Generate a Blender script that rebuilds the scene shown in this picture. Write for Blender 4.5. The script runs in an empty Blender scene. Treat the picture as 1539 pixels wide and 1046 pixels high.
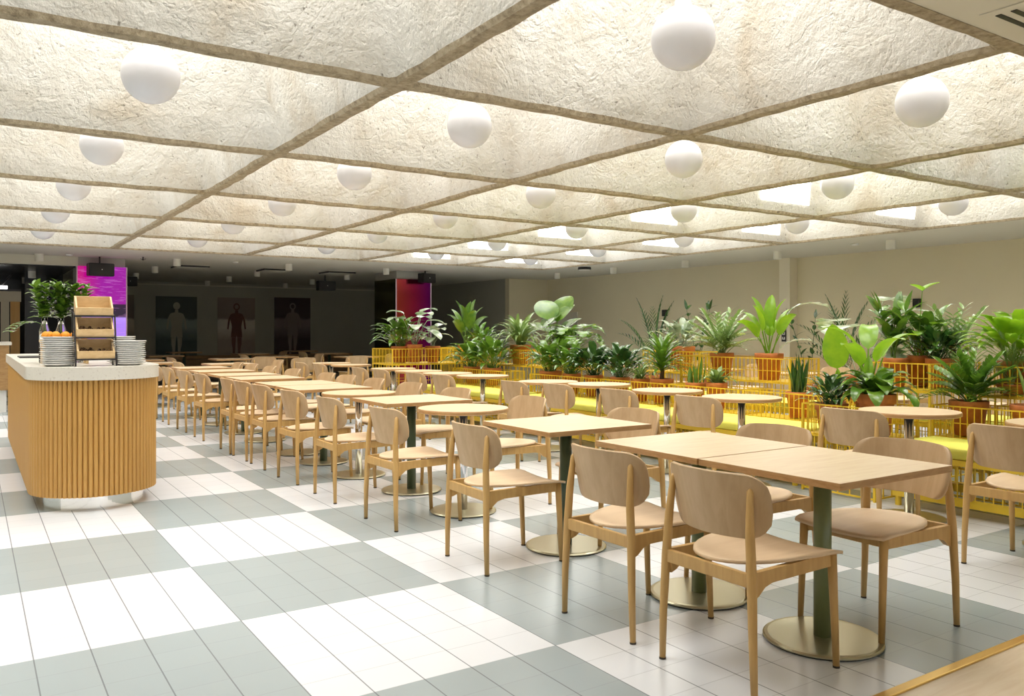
import bpy, bmesh, math, random
from mathutils import Vector, Matrix
R = math.radians
sc = bpy.context.scene
COL = sc.collection
random.seed(7)

# ------------------------------------------------------------------ helpers
def link(o):
    COL.objects.link(o); return o
def obj(name, bm, mat, parent=None, smooth=False):
    me = bpy.data.meshes.new(name)
    bmesh.ops.recalc_face_normals(bm, faces=bm.faces[:])
    bm.to_mesh(me); bm.free()
    if smooth:
        for p in me.polygons: p.use_smooth = True
    if mat:
        for m in (mat if isinstance(mat, (list, tuple)) else [mat]): me.materials.append(m)
    o = link(bpy.data.objects.new(name, me))
    if parent: o.parent = parent
    return o
def thing(name, label, cat, loc=(0, 0, 0), rz=0, group=None):
    o = link(bpy.data.objects.new(name, None))
    o.location = loc; o.rotation_euler = (0, 0, rz)
    o.empty_display_size = .05
    o['label'] = label; o['category'] = cat
    if group: o['group'] = group
    return o
def tag(o, label, cat, group=None):
    o['label'] = label; o['category'] = cat
    if group: o['group'] = group
    return o
def struct(name, bm, mat, parent=None, smooth=False):
    o = obj(name, bm, mat, parent, smooth); o['kind'] = 'structure'; return o
def dup(root, loc, rz=0, label=None, group=None):
    r = root.copy(); COL.objects.link(r); r.location = loc; r.rotation_euler = (0, 0, rz)
    if label: r['label'] = label
    if group: r['group'] = group
    for ch in list(root.children):
        c = ch.copy(); COL.objects.link(c); c.parent = r
        for g in list(ch.children):
            d = g.copy(); COL.objects.link(d); d.parent = c
    return r
def BM(): return bmesh.new()
def box(bm, x0, x1, y0, y1, z0, z1, bev=0, mi=0):
    b = bm if not bev else bmesh.new()
    vs = [b.verts.new((x, y, z)) for z in (z0, z1) for y in (y0, y1) for x in (x0, x1)]
    for f in ((0, 1, 3, 2), (4, 6, 7, 5), (0, 4, 5, 1), (1, 5, 7, 3), (3, 7, 6, 2), (2, 6, 4, 0)):
        fc = b.faces.new([vs[i] for i in f]); fc.material_index = mi
    if bev:
        bmesh.ops.recalc_face_normals(b, faces=b.faces[:])
        bmesh.ops.bevel(b, geom=b.edges[:], offset=bev, segments=2, affect='EDGES', profile=.6)
        me = bpy.data.meshes.new('tmp'); b.to_mesh(me); b.free(); bm.from_mesh(me); bpy.data.meshes.remove(me)
    return bm
def tube(bm, pts, rad, n=10, caps=True):
    pts = [Vector(p) for p in pts]
    if not isinstance(rad, (list, tuple)): rad = [rad]*len(pts)
    rings = []
    ref = None
    for i, p in enumerate(pts):
        d = (pts[min(i+1, len(pts)-1)]-pts[max(i-1, 0)]).normalized()
        if ref is None or abs(ref.dot(d)) > .95:
            ref = Vector((1, 0, 0)) if abs(d.x) < .8 else Vector((0, 1, 0))
        a = (ref-d*ref.dot(d)).normalized(); b = d.cross(a)
        rings.append([bm.verts.new(p+(a*math.cos(2*math.pi*k/n)+b*math.sin(2*math.pi*k/n))*rad[i]) for k in range(n)])
    for i in range(len(rings)-1):
        for k in range(n):
            bm.faces.new((rings[i][k], rings[i][(k+1) % n], rings[i+1][(k+1) % n], rings[i+1][k]))
    if caps:
        bm.faces.new(rings[0][::-1]); bm.faces.new(rings[-1])
    return bm
def lathe(bm, prof, n=28, c=(0, 0, 0)):
    rings = []
    for r, z in prof:
        if r < 1e-5: rings.append([bm.verts.new((c[0], c[1], c[2]+z))])
        else: rings.append([bm.verts.new((c[0]+r*math.cos(2*math.pi*k/n), c[1]+r*math.sin(2*math.pi*k/n), c[2]+z)) for k in range(n)])
    for a, b in zip(rings, rings[1:]):
        for k in range(n):
            k2 = (k+1) % n
            if len(a) == 1 and len(b) == 1: continue
            if len(a) == 1: bm.faces.new((a[0], b[k2], b[k]))
            elif len(b) == 1: bm.faces.new((a[k], a[k2], b[0]))
            else: bm.faces.new((a[k], a[k2], b[k2], b[k]))
    return bm
def grid(bm, rows, mi=0):
    vv = [[bm.verts.new(p) for p in r] for r in rows]
    for a, b in zip(vv, vv[1:]):
        for i in range(len(a)-1):
            f = bm.faces.new((a[i], a[i+1], b[i+1], b[i])); f.material_index = mi
    return vv
def shell(bm, rows, t):
    vv = grid(bm, rows)
    bmesh.ops.recalc_face_normals(bm, faces=bm.faces[:])
    bmesh.ops.solidify(bm, geom=bm.faces[:], thickness=t)
    return bm
def prism(bm, pts, axis, a, b):
    """outline pts (2-D) pushed along an axis from a to b"""
    def P(p, t):
        return {'x': (t, p[0], p[1]), 'y': (p[0], t, p[1]), 'z': (p[0], p[1], t)}[axis]
    va = [bm.verts.new(P(p, a)) for p in pts]; vb = [bm.verts.new(P(p, b)) for p in pts]
    n = len(pts)
    for i in range(n): bm.faces.new((va[i], va[(i+1) % n], vb[(i+1) % n], vb[i]))
    bm.faces.new(va[::-1]); bm.faces.new(vb)
    return bm

# ------------------------------------------------------------------ materials
def mat(name, col=(.8, .8, .8), rough=.5, metal=0, spec=.5, emit=None, es=0):
    m = bpy.data.materials.new(name); m.use_nodes = True
    b = m.node_tree.nodes['Principled BSDF']
    b.inputs['Base Color'].default_value = (*col, 1)
    b.inputs['Roughness'].default_value = rough
    b.inputs['Metallic'].default_value = metal
    b.inputs['Specular IOR Level'].default_value = spec
    if emit:
        b.inputs['Emission Color'].default_value = (*emit, 1); b.inputs['Emission Strength'].default_value = es
    return m
def nt(m):
    t = m.node_tree; return t, t.nodes, t.links, t.nodes['Principled BSDF']
def coord(m, scale=(1, 1, 1), kind='Object'):
    t, N, L, b = nt(m)
    tc = N.new('ShaderNodeTexCoord'); mp = N.new('ShaderNodeMapping')
    mp.inputs['Scale'].default_value = scale
    L.new(tc.outputs[kind], mp.inputs['Vector']); return mp.outputs['Vector']
def ramp(m, fac, stops):
    t, N, L, b = nt(m)
    r = N.new('ShaderNodeValToRGB')
    while len(r.color_ramp.elements) < len(stops): r.color_ramp.elements.new(.5)
    for e, (p, c) in zip(r.color_ramp.elements, stops): e.position = p; e.color = (*c, 1)
    L.new(fac, r.inputs['Fac']); return r.outputs['Color']
def noise(m, vec, scale, detail=4, rough=.55, dist=0):
    t, N, L, b = nt(m)
    n = N.new('ShaderNodeTexNoise'); n.inputs['Scale'].default_value = scale; n.inputs['Detail'].default_value = detail
    n.inputs['Roughness'].default_value = rough; n.inputs['Distortion'].default_value = dist
    L.new(vec, n.inputs['Vector']); return n.outputs['Fac']
def bump(m, h, strength=.3, dist=.02):
    t, N, L, b = nt(m)
    u = N.new('ShaderNodeBump'); u.inputs['Strength'].default_value = strength; u.inputs['Distance'].default_value = dist
    L.new(h, u.inputs['Height']); L.new(u.outputs['Normal'], b.inputs['Normal'])
def math_(m, op, a, b_=None):
    t, N, L, b = nt(m)
    n = N.new('ShaderNodeMath'); n.operation = op
    for i, v in enumerate((a, b_)):
        if v is None: continue
        if isinstance(v, (int, float)): n.inputs[i].default_value = v
        else: L.new(v, n.inputs[i])
    return n.outputs[0]
def mixc(m, fac, a, b_):
    t, N, L, b = nt(m)
    n = N.new('ShaderNodeMix'); n.data_type = 'RGBA'
    for k, v in ((0, fac), (6, a), (7, b_)):
        if isinstance(v, (int, float)): n.inputs[k].default_value = v
        elif isinstance(v, tuple): n.inputs[k].default_value = (*v, 1)
        else: L.new(v, n.inputs[k])
    return n.outputs[2]
def wood(name, c1, c2, scale, rough=.45):
    m = mat(name, c1, rough); t, N, L, b = nt(m)
    v = coord(m, scale)
    f = noise(m, v, 4, 5, .6, .6)
    L.new(ramp(m, f, [(.3, c2), (.62, c1)]), b.inputs['Base Color'])
    bump(m, f, .06, .004)
    return m
M = {}
M['ply'] = wood('oak plywood', (.56, .385, .215), (.48, .32, .165), (6, 6, .8))
M['seatply'] = wood('oak plywood seat', (.76, .57, .37), (.69, .50, .31), (.8, 6, 6))
M['leg'] = wood('solid oak', (.60, .37, .13), (.50, .29, .09), (8, 8, 1))
M['top'] = wood('oak table top', (.74, .58, .38), (.66, .48, .29), (1.2, 9, 9), .34)
M['top2'] = wood('oak round table top', (.74, .56, .35), (.65, .46, .27), (1.2, 9, 9), .38)
M['edge'] = wood('oak table edge', (.50, .29, .12), (.38, .20, .07), (3, 3, 20))
M['glide'] = mat('dark felt', (.06, .045, .03), .8)
M['green'] = mat('dark green steel', (.055, .085, .045), .32)
M['olive'] = mat('olive green steel', (.17, .20, .085), .3)
M['disc'] = mat('champagne steel', (.50, .47, .33), .3, .85)
M['chrome'] = mat('chrome', (.78, .78, .80), .08, 1)
M['yellow'] = mat('yellow painted steel', (.80, .55, .035), .4)
M['cushion'] = mat('lemon yellow fabric', (.80, .77, .13), .85)
M['terra'] = mat('terracotta', (.56, .19, .055), .75)
t, N, L, b = nt(M['terra']); L.new(ramp(M['terra'], noise(M['terra'], coord(M['terra']), 14, 4), [(.3, (.46, .14, .04)), (.7, (.62, .22, .07))]), b.inputs['Base Color'])
M['soil'] = mat('potting soil', (.045, .03, .018), .95)
def leafm(name, c, c2, rough=.3, tr=.25):
    m = mat(name, c, rough); t, N, L, b = nt(m)
    col = ramp(m, noise(m, coord(m), 9, 3), [(.35, c2), (.65, c)])
    L.new(col, b.inputs['Base Color'])
    b.inputs['Coat Weight'].default_value = .6; b.inputs['Coat Roughness'].default_value = .18
    tl = N.new('ShaderNodeBsdfTranslucent'); L.new(col, tl.inputs['Color'])
    mx = N.new('ShaderNodeMixShader'); mx.inputs[0].default_value = tr
    L.new(b.outputs[0], mx.inputs[1]); L.new(tl.outputs[0], mx.inputs[2])
    L.new(mx.outputs[0], N['Material Output'].inputs['Surface'])
    return m
M['lf'] = leafm('green leaf', (.17, .31, .032), (.085, .20, .022), .25)
M['lfd'] = leafm('dark green leaf', (.065, .155, .032), (.033, .095, .022), .22, .18)
M['lfb'] = leafm('bright green leaf', (.30, .52, .02), (.20, .40, .015), .35, .4)
M['lfp'] = leafm('pale green leaf', (.30, .42, .13), (.17, .29, .07), .28)
M['lfw'] = leafm('silvery green leaf', (.50, .58, .42), (.20, .30, .15), .22)
M['bark'] = mat('brown bark', (.10, .06, .03), .85)
M['white'] = mat('white paint', (.80, .79, .76), .6)
M['plate'] = mat('white glazed china', (.80, .80, .78), .15)
M['globe'] = mat('opal glass', (.80, .80, .85), .35)
M['lampw'] = mat('cream lamp can', (.78, .76, .68), .5)
M['black'] = mat('black plastic', (.012, .012, .012), .45)
M['steel'] = mat('polished plinth steel', (.86, .85, .82), .12, 1)
M['blackm'] = mat('black metal', (.02, .018, .02), .4)
M['crate'] = wood('pine crate', (.74, .53, .28), (.62, .42, .20), (3, 8, 8))
M['orange'] = mat('orange peel', (.85, .33, .02), .45)
M['glass'] = mat('clear glass', (1, 1, 1), .02)
M['glass'].node_tree.nodes['Principled BSDF'].inputs['Transmission Weight'].default_value = 1
M['wallr'] = mat('cream wall paint', (.60, .53, .37), .85)
M['wallb'] = mat('grey wall paint', (.44, .43, .36), .85)
t, N, L, b = nt(M['wallr']); L.new(ramp(M['wallr'], noise(M['wallr'], coord(M['wallr']), .8, 2), [(.3, (.73, .655, .46)), (.7, (.76, .685, .485))]), b.inputs['Base Color'])
M['soffit'] = mat('grey white ceiling paint', (.66, .63, .53), .8)
M['sky'] = mat('daylit diffusing glass', (.9, .9, .9), .6, emit=(1, .985, .96), es=5.4)
M['sidepane'] = mat('emissive side pane', (.9, .9, .9), .6, emit=(1, .99, .97), es=2.6)
M['skyw'] = mat('daylit window glass', (.9, .9, .9), .6, emit=(.82, .91, 1), es=.6)
# rough cast concrete
m = M['conc'] = mat('rough cast concrete', (.66, .62, .55), .9); t, N, L, b = nt(m)
v = coord(m)
n1 = noise(m, v, 1.6, 6, .6, .4); n2 = noise(m, v, 7, 7, .62, .25); n3 = noise(m, v, 32, 3, .6)
c = ramp(m, n1, [(.30, (.53, .47, .38)), (.44, (.61, .58, .515)), (.56, (.655, .635, .58)), (.72, (.70, .68, .63))])
pits = ramp(m, n3, [(.29, (.22, .19, .15)), (.345, (1, 1, 1))])
mu = N.new('ShaderNodeMix'); mu.data_type = 'RGBA'; mu.blend_type = 'MULTIPLY'; mu.inputs[0].default_value = .7
L.new(c, mu.inputs[6]); L.new(pits, mu.inputs[7]); L.new(mu.outputs[2], b.inputs['Base Color'])
w = N.new('ShaderNodeTexNoise'); w.noise_type = 'RIDGED_MULTIFRACTAL'; w.inputs['Scale'].default_value = 2.6; w.inputs['Detail'].default_value = 6; w.inputs['Distortion'].default_value = .8
L.new(v, w.inputs['Vector'])
n4 = noise(m, v, 2.6, 5, .55, .7)
wr = ramp(m, math_(m, 'ABSOLUTE', math_(m, 'SUBTRACT', n4, .5)), [(0, (0, 0, 0)), (.025, (1, 1, 1))])
h = math_(m, 'ADD', math_(m, 'MULTIPLY', wr, .07), math_(m, 'ADD', math_(m, 'MULTIPLY', n2, .75), math_(m, 'ADD', math_(m, 'MULTIPLY', n3, .30), math_(m, 'MULTIPLY', n4, .8))))
bump(m, h, .8, .045)
m = M['rib'] = mat('weathered rib concrete', (.40, .33, .22), .9); t, N, L, b = nt(m)
v = coord(m)
n1 = noise(m, v, 3, 5); n2 = noise(m, v, 22, 6, .7)
L.new(ramp(m, n2, [(.3, (.24, .19, .12)), (.5, (.44, .36, .24)), (.7, (.56, .48, .34))]), b.inputs['Base Color'])
bump(m, n2, .9, .03)
# floor tiles
m = M['tile'] = mat('glazed floor tiles', (.8, .8, .8), .22); t, N, L, b = nt(m)
tc = N.new('ShaderNodeTexCoord'); sp = N.new('ShaderNodeSeparateXYZ'); L.new(tc.outputs['Object'], sp.inputs[0])
x = math_(m, 'SUBTRACT', sp.outputs[0], 2.008); y = math_(m, 'SUBTRACT', sp.outputs[1], 2.739)
par = math_(m, 'FLOORED_MODULO', math_(m, 'ADD', math_(m, 'FLOOR', x), math_(m, 'FLOOR', y)), 2.0)
def seam(q, w):
    f = math_(m, 'FRACT', math_(m, 'MULTIPLY', q, 5.0))
    d = math_(m, 'ABSOLUTE', math_(m, 'SUBTRACT', f, .5))
    return math_(m, 'GREATER_THAN', d, .5-w)
sx = seam(x, .013); sy = seam(y, .009)
cid = N.new('ShaderNodeCombineXYZ'); L.new(math_(m, 'FLOOR', math_(m, 'MULTIPLY', x, 5.0)), cid.inputs[0]); L.new(math_(m, 'FLOOR', math_(m, 'MULTIPLY', y, 5.0)), cid.inputs[1])
wn = N.new('ShaderNodeTexWhiteNoise'); wn.noise_dimensions = '2D'; L.new(cid.outputs[0], wn.inputs['Vector'])
wh = ramp(m, wn.outputs['Value'], [(0, (.70, .72, .75)), (1, (.725, .745, .77))])
gr = ramp(m, wn.outputs['Value'], [(0, (.335, .385, .395)), (1, (.35, .40, .41))])
cc = mixc(m, par, gr, wh)
cc = mixc(m, math_(m, 'MULTIPLY', sy, .38), cc, (.26, .27, .29))
cc = mixc(m, math_(m, 'MULTIPLY', sx, .8), cc, (.15, .16, .18))
L.new(cc, b.inputs['Base Color'])
inv = math_(m, 'SUBTRACT', 1.0, math_(m, 'MAXIMUM', sx, sy))
bump(m, inv, .15, .003)
M['plank'] = wood('pale waxed timber floor', (.80, .67, .50), (.73, .58, .41), (.8, 7, 7), .25)
M['brass'] = mat('brass trim', (.78, .52, .16), .28, .9)
M['stone'] = mat('speckled composite stone', (.72, .68, .60), .3); m = M['stone']; t, N, L, b = nt(m)
L.new(ramp(m, noise(m, coord(m), 60, 3, .6), [(.33, (.60, .55, .47)), (.42, (.72, .68, .60))]), b.inputs['Base Color'])
M['flute'] = wood('honey oak slats', (.56, .31, .085), (.51, .27, .065), (10, 10, .7), .42)
M['wallwood'] = wood('brown bench timber', (.42, .25, .10), (.32, .17, .06), (2, 8, 8))

# ------------------------------------------------------------------ room shell
ZS = 2.691                       # soffit and rib underside
GX, GY, GS = 2.057, 4.326, 2.26  # coffer grid
I0, I1, J0, J1 = -2, 3, -1, 4
cx0, cx1 = GX+GS*I0, GX+GS*(I1+1)
cy0, cy1 = GY+GS*J0, GY+GS*(J1+1)
XR, YB, YJ, XJ = 13.35, 25.4, 18.6, 12.1
XL, YF = -2.7, -3.4
bm = BM(); box(bm, XL, XR+.3, 1.739, YB+.3, -.1, 0); struct('floor', bm, M['tile'])
bm = BM(); box(bm, XL, XR+.3, YF, 1.70, -.1, 0); struct('floor_front', bm, M['plank'])
bm = BM(); box(bm, XL, XR+.3, 1.70, 1.739, -.1, .008, .003); struct('trim_1', bm, M['brass'])
bm = BM()
box(bm, cx1, XR+.3, YF, YB+.3, ZS, ZS+.15); box(bm, XL, cx1, cy1, YB+.3, ZS, ZS+.15)
box(bm, XL, cx1, YF, cy0-.05, ZS, ZS+.15); box(bm, XL, cx0, cy0-.05, cy1, ZS, ZS+.15)
struct('ceiling', bm, M['soffit'])
# coffer grid: one rough concrete casting
def wob(p, s=1.0):
    q = Vector((math.sin(p.x*3.1+p.y*1.7+p.z*2.3), math.sin(p.y*2.9+p.z*3.7+1.3), math.sin(p.x*2.3+p.z*1.9+p.y*3.3)))
    q2 = Vector((math.sin(p.x*17+p.y*11), math.sin(p.y*19+p.x*7), math.sin(p.x*13-p.y*15)))
    return q*.0035*s+q2*.0035*s
bm = BM()
HT = 1.25
def ring(cx, cy, h, z, ch, n=14):
    pts = []
    cs = [(h, -h+ch), (h, h-ch), (h-ch, h), (-h+ch, h), (-h, h-ch), (-h, -h+ch), (-h+ch, -h), (h-ch, -h)]
    for a in range(8):
        p, q = cs[a], cs[(a+1) % 8]
        k = n if a % 2 == 0 else 2
        for s in range(k):
            pts.append(Vector((cx+p[0]+(q[0]-p[0])*s/k, cy+p[1]+(q[1]-p[1])*s/k, z)))
    return pts
RW = .05
for i in range(I0, I1+1):
    for j in range(J0, J1+1):
        cx, cy = GX+GS*(i+.5), GY+GS*(j+.5)
        levels = [(GS/2, ZS, .0004, 1), (GS/2-RW+.010, ZS, .02, 1), (GS/2-RW-.006, ZS+.028, .03, 0)]
        for k in range(1, 7):
            z = ZS+.03+(HT-.03)*k/6
            levels.append((GS/2-RW-.27*(z-ZS), z, .05+.10*k/6, 0))
        prev = None
        for li, (h, z, ch, mi) in enumerate(levels):
            pts = ring(cx, cy, h, z, ch)
            vs = []
            for p in pts:
                q = p.copy()
                if li > 0: q += wob(p, 1.0)
                vs.append(bm.verts.new(q))
            if prev:
                for k in range(len(vs)):
                    f = bm.faces.new((prev[k], prev[(k+1) % len(vs)], vs[(k+1) % len(vs)], vs[k]))
                    f.material_index = 1 if li <= 2 else 0
                    f.smooth = li > 2
            prev = vs
bmesh.ops.remove_doubles(bm, verts=bm.verts[:], dist=.0009)
box(bm, cx0, cx1, cy0-.05, cy0, ZS-.004, ZS+.3, 0, 1)
struct('ceiling_coffers', bm, [M['conc'], M['rib']])
wn_ = 0
hs = GS/2-RW-.27*HT+.02
for i in range(I0, I1+1):
    for j in range(J0, J1+1):
        cx, cy = GX+GS*(i+.5), GY+GS*(j+.5)
        wn_ += 1
        bm = BM(); box(bm, cx-hs, cx+hs, cy-hs, cy+hs, ZS+HT, ZS+HT+.03)
        struct('window_%d' % wn_, bm, M['sky'])
        if i >= 2 and j >= 0:       # bright emissive pane added low in the far face of the right-hand coffers
            wn_ += 1
            bm = BM()
            def fy(z): return cy+GS/2-RW-.27*(z-ZS)-.03
            x1 = cx+GS/2-RW-.20; x0 = x1-.85
            z0, z1 = ZS+.13, ZS+.75
            vs = [(x0, fy(z0), z0), (x1, fy(z0), z0), (x1-.14, fy(z1), z1), (x0-.14, fy(z1), z1)]
            a = [bm.verts.new(p) for p in vs]; b_ = [bm.verts.new((p[0], p[1]+.02, p[2]+.006)) for p in vs]
            bm.faces.new(a); bm.faces.new(b_[::-1])
            for k in range(4): bm.faces.new((a[k], a[(k+1) % 4], b_[(k+1) % 4], b_[k]))
            struct('window_%d' % wn_, bm, M['sidepane'])
# walls
bm = BM(); box(bm, XR, XR+.2, YF, YJ, 0, ZS); struct('wall_right', bm, M['wallr'])
bm = BM(); box(bm, XJ, XR+.2, YJ, YJ+.2, 0, ZS); struct('wall_right_return', bm, M['wallr'])
bm = BM(); box(bm, XJ, XJ+.2, YJ+.2, YB, 0, ZS); struct('wall_right_rear', bm, M['wallb'])
bm = BM(); box(bm, XL, XJ+.2, YB, YB+.2, 0, ZS); struct('wall_back', bm, M['wallb'])
bm = BM(); box(bm, XL-.2, XL, YF, YB, 0, ZS); struct('wall_left', bm, M['wallb'])
bm = BM(); box(bm, 1.9, XJ, YB-.03, YB, 2.60, 2.635); struct('trim_2', bm, M['soffit'])
bm = BM()
box(bm, XL, XR+.2, YF-.2, YF, 0, .3); box(bm, XL, XR+.2, YF-.2, YF, 2.5, ZS)
xs = [XL, -2.2, -.9, -.3, 3.2, 3.8, 7.6, 8.2, 12.4, XR+.2]
for a in range(0, len(xs), 2): box(bm, xs[a], xs[a+1], YF-.2, YF, .3, 2.5)
struct('wall_front', bm, M['wallr'])
for a in range(1, len(xs)-1, 2):
    wn_ += 1
    bm = BM(); box(bm, xs[a], xs[a+1], YF-.12, YF-.08, .3, 2.5); struct('window_%d' % wn_, bm, M['skyw'])
# door in the far corner of the right wall
bm = BM(); box(bm, XR-.04, XR, 17.2, 18.1, 0, 1.78, .004); struct('door_1', bm, mat('cream door paint', (.66, .62, .50), .6))
# white pillar on the right wall
bm = BM(); box(bm, XR-.22, XR, 10.33, 10.58, 0, ZS, .004); struct('trim_3', bm, mat('cream pillar paint', (.80, .73, .56), .7))
sg = thing('wayfinding_sign', 'narrow black sign with white pictograms on the white wall pillar', 'sign', (XR-.225, 10.46, 1.08))
bm = BM(); box(bm, -.012, 0, -.05, .05, 0, .56); obj('sign_panel', bm, M['black'], sg)
bm = BM()
for z in (.04, .13): 
    box(bm, -.016, -.0125, -.03, .03, z, z+.014); box(bm, -.016, -.0125, -.03, -.012, z+.014, z+.05); box(bm, -.016, -.0125, .012, .03, z+.014, z+.05)
box(bm, -.016, -.0125, -.008, .008, .21, .27)
prism(bm, [(-.03, .27), (.03, .27), (0, .31)], 'x', -.016, -.0125)
obj('pictogram', bm, M['white'], sg)
# columns
def column(name, x0, x1, y0, y1):
    bm = BM(); box(bm, x0+.03, x1-.03, y0+.03, y1, 0, ZS); return struct(name, bm, mat(name+' concrete', (.42, .41, .37), .8))
colA = column('column', 1.68, 2.56, 17.6, 18.5)
colB = column('column.001', 8.3, 9.22, 17.6, 18.84)
mg = mat('violet panel with painted reflections', (.02, 0, .02), .12); t, N, L, b = nt(mg)  # reflections in the column's coloured panel, painted as glowing bands
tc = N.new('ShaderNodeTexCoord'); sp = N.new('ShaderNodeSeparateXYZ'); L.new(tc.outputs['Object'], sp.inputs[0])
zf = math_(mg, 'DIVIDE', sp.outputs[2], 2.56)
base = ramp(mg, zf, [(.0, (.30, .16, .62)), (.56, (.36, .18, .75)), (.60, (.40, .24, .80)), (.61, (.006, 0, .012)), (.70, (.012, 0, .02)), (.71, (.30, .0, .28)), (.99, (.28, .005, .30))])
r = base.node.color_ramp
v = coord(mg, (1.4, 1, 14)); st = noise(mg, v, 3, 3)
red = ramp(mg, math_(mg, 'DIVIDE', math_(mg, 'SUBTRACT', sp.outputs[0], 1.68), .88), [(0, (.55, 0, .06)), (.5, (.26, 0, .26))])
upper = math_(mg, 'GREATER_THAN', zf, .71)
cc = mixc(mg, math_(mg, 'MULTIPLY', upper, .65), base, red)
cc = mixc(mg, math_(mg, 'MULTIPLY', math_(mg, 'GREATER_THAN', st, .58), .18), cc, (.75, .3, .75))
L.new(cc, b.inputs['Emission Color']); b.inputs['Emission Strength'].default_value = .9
bm = BM(); box(bm, 1.70, 2.54, 17.6, 17.628, 0, 2.52); o = obj('painted_reflection_panel', bm, mg, colA); o['label'] = 'violet and magenta panel with glowing painted reflections on the column'
pk = mat('pale pink metal trim', (.85, .62, .78), .4)
for x in (1.68, 2.54):
    bm = BM(); box(bm, x, x+.02, 17.585, 17.62, 0, 2.52); obj('edge_trim', bm, pk, colA)
rg = mat('red violet coloured mirror', (.5, .03, .1), .12, .9); t, N, L, b = nt(rg)
tc = N.new('ShaderNodeTexCoord'); sp = N.new('ShaderNodeSeparateXYZ'); L.new(tc.outputs['Object'], sp.inputs[0])
L.new(ramp(rg, math_(rg, 'DIVIDE', math_(rg, 'SUBTRACT', sp.outputs[0], 8.3), .92), [(0, (.50, .07, .05)), (.5, (.40, .02, .10)), (1, (.16, .0, .22))]), b.inputs['Base Color'])
bm = BM(); box(bm, 8.32, 9.2, 17.6, 17.628, 0, 2.5); o = obj('mirror_panel', bm, rg, colB); o['label'] = 'red to violet coloured mirror panel'
bm = BM(); box(bm, 8.3, 8.328, 17.63, 18.82, 0, 2.5); o = obj('mirror_panel', bm, mat('dark olive mirror', (.10, .09, .03), .15, .8), colB); o['label'] = 'dark olive mirror panel'
for x in (8.295, 9.2):
    bm = BM(); box(bm, x, x+.02, 17.585, 17.62, 0, 2.5); obj('edge_trim', bm, pk, colB)
# bulkhead, dark side area beyond the counter
bm = BM(); box(bm, XL, 1.71, 17.6, 17.75, 2.52, ZS); struct('trim_4', bm, M['soffit'])
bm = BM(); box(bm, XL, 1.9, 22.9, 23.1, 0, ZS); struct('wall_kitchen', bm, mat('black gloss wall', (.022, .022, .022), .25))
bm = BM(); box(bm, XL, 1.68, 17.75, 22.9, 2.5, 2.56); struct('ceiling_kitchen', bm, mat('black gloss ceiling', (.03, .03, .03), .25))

# ------------------------------------------------------------------ chairs
ORD = 'first second third fourth fifth sixth seventh eighth ninth tenth eleventh twelfth thirteenth fourteenth fifteenth sixteenth seventeenth eighteenth nineteenth twentieth twenty-first twenty-second twenty-third twenty-fourth'.split()
def make_chair(label, group):
    t = thing('dining_chair', label, 'chair', group=group)
    # backrest
    rows = []
    def hwb(v, hw, rt, rb):
        H2 = .116
        z = v*H2
        r = rt if z > 0 else rb
        k = abs(z)-(H2-r)
        return hw if k <= 0 else hw-r+math.sqrt(max(0, r*r-k*k))
    vs = [-1, -.985, -.95, -.88, -.75, -.5, -.2, .1, .4, .65, .8, .9, .96, .987, 1]
    for v in vs:
        hw = hwb(v, .245, .066, .080)-.014*(v < 0)*(-v)
        row = []
        for k in range(15):
            u = -1+2*k/14
            yy = hw*u
            row.append((-.272+.095*(yy/.235)**2-.028*v, yy, .662+.116*v+.006*(1-u*u)*(1 if v > .5 else 0)))
        rows.append(row)
    bm = shell(BM(), rows, .013); obj('backrest', bm, M['ply'], t, True)
    # seat
    rows = []
    for tt in [0, .012, .04, .09, .16, .27, .4, .55, .7, .82, .9, .96, 1]:
        hw = .230*math.sqrt(max(.0025, 1-(1-tt)**3.0))
        if tt > .9: hw -= .012*((tt-.9)/.1)**2
        x = -.238+.506*tt
        row = []
        for k in range(13):
            u = -1+2*k/12
            z = .447+.014*u*u*min(1, tt*2)+.008*(1-tt)**2-.012*max(0, (tt-.85)/.15)**2
            row.append((x, hw*u, z))
        rows.append(row)
    bm = shell(BM(), rows, .012); obj('seat', bm, M['seatply'], t, True)
    for s in (-1, 1):
        bm = tube(BM(), [(-.245, .228*s, .006), (-.246, .222*s, .2), (-.240, .212*s, .42), (-.236, .200*s, .58), (-.224, .190*s, .722), (-.221, .189*s, .735)], [.0125, .0155, .0185, .017, .012, .004], 12)
        l = obj('leg', bm, M['leg'], t, True)
        bm = tube(BM(), [(-.245, .228*s, 0), (-.245, .228*s, .008)], .0135, 10); obj('glide', bm, M['glide'], l)
        bm = tube(BM(), [(.252, .200*s, .006), (.240, .198*s, .25), (.230, .196*s, .438)], [.0125, .0155, .0185], 12)
        l = obj('leg', bm, M['leg'], t, True)
        bm = tube(BM(), [(.252, .200*s, 0), (.252, .200*s, .008)], .0135, 10); obj('glide', bm, M['glide'], l)
        # side rail with its bracket at the rear leg
        P0 = [(-.232, .440), (-.232, .345), (-.205, .355), (-.17, .382), (-.13, .392), (.225, .394), (.225, .444)]
        bm = BM()
        va = [bm.verts.new((p[0], (.2035-.012*(p[0]+.235)/.46)*s-.011, p[1])) for p in P0]
        vb = [bm.verts.new((p[0], (.2035-.012*(p[0]+.235)/.46)*s+.011, p[1])) for p in P0]
        for i in range(len(P0)): bm.faces.new((va[i], va[(i+1) % len(P0)], vb[(i+1) % len(P0)], vb[i]))
        bm.faces.new(va); bm.faces.new(vb[::-1])
        obj('side_rail', bm, M['leg'], t)
    bm = BM(); box(bm, -.250, -.230, -.205, .205, .388, .438, .004); obj('rear_rail', bm, M['leg'], t)
    bm = BM(); box(bm, .208, .228, -.19, .19, .398, .436, .004); obj('front_rail', bm, M['leg'], t)
    return t
chair0 = None
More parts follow.
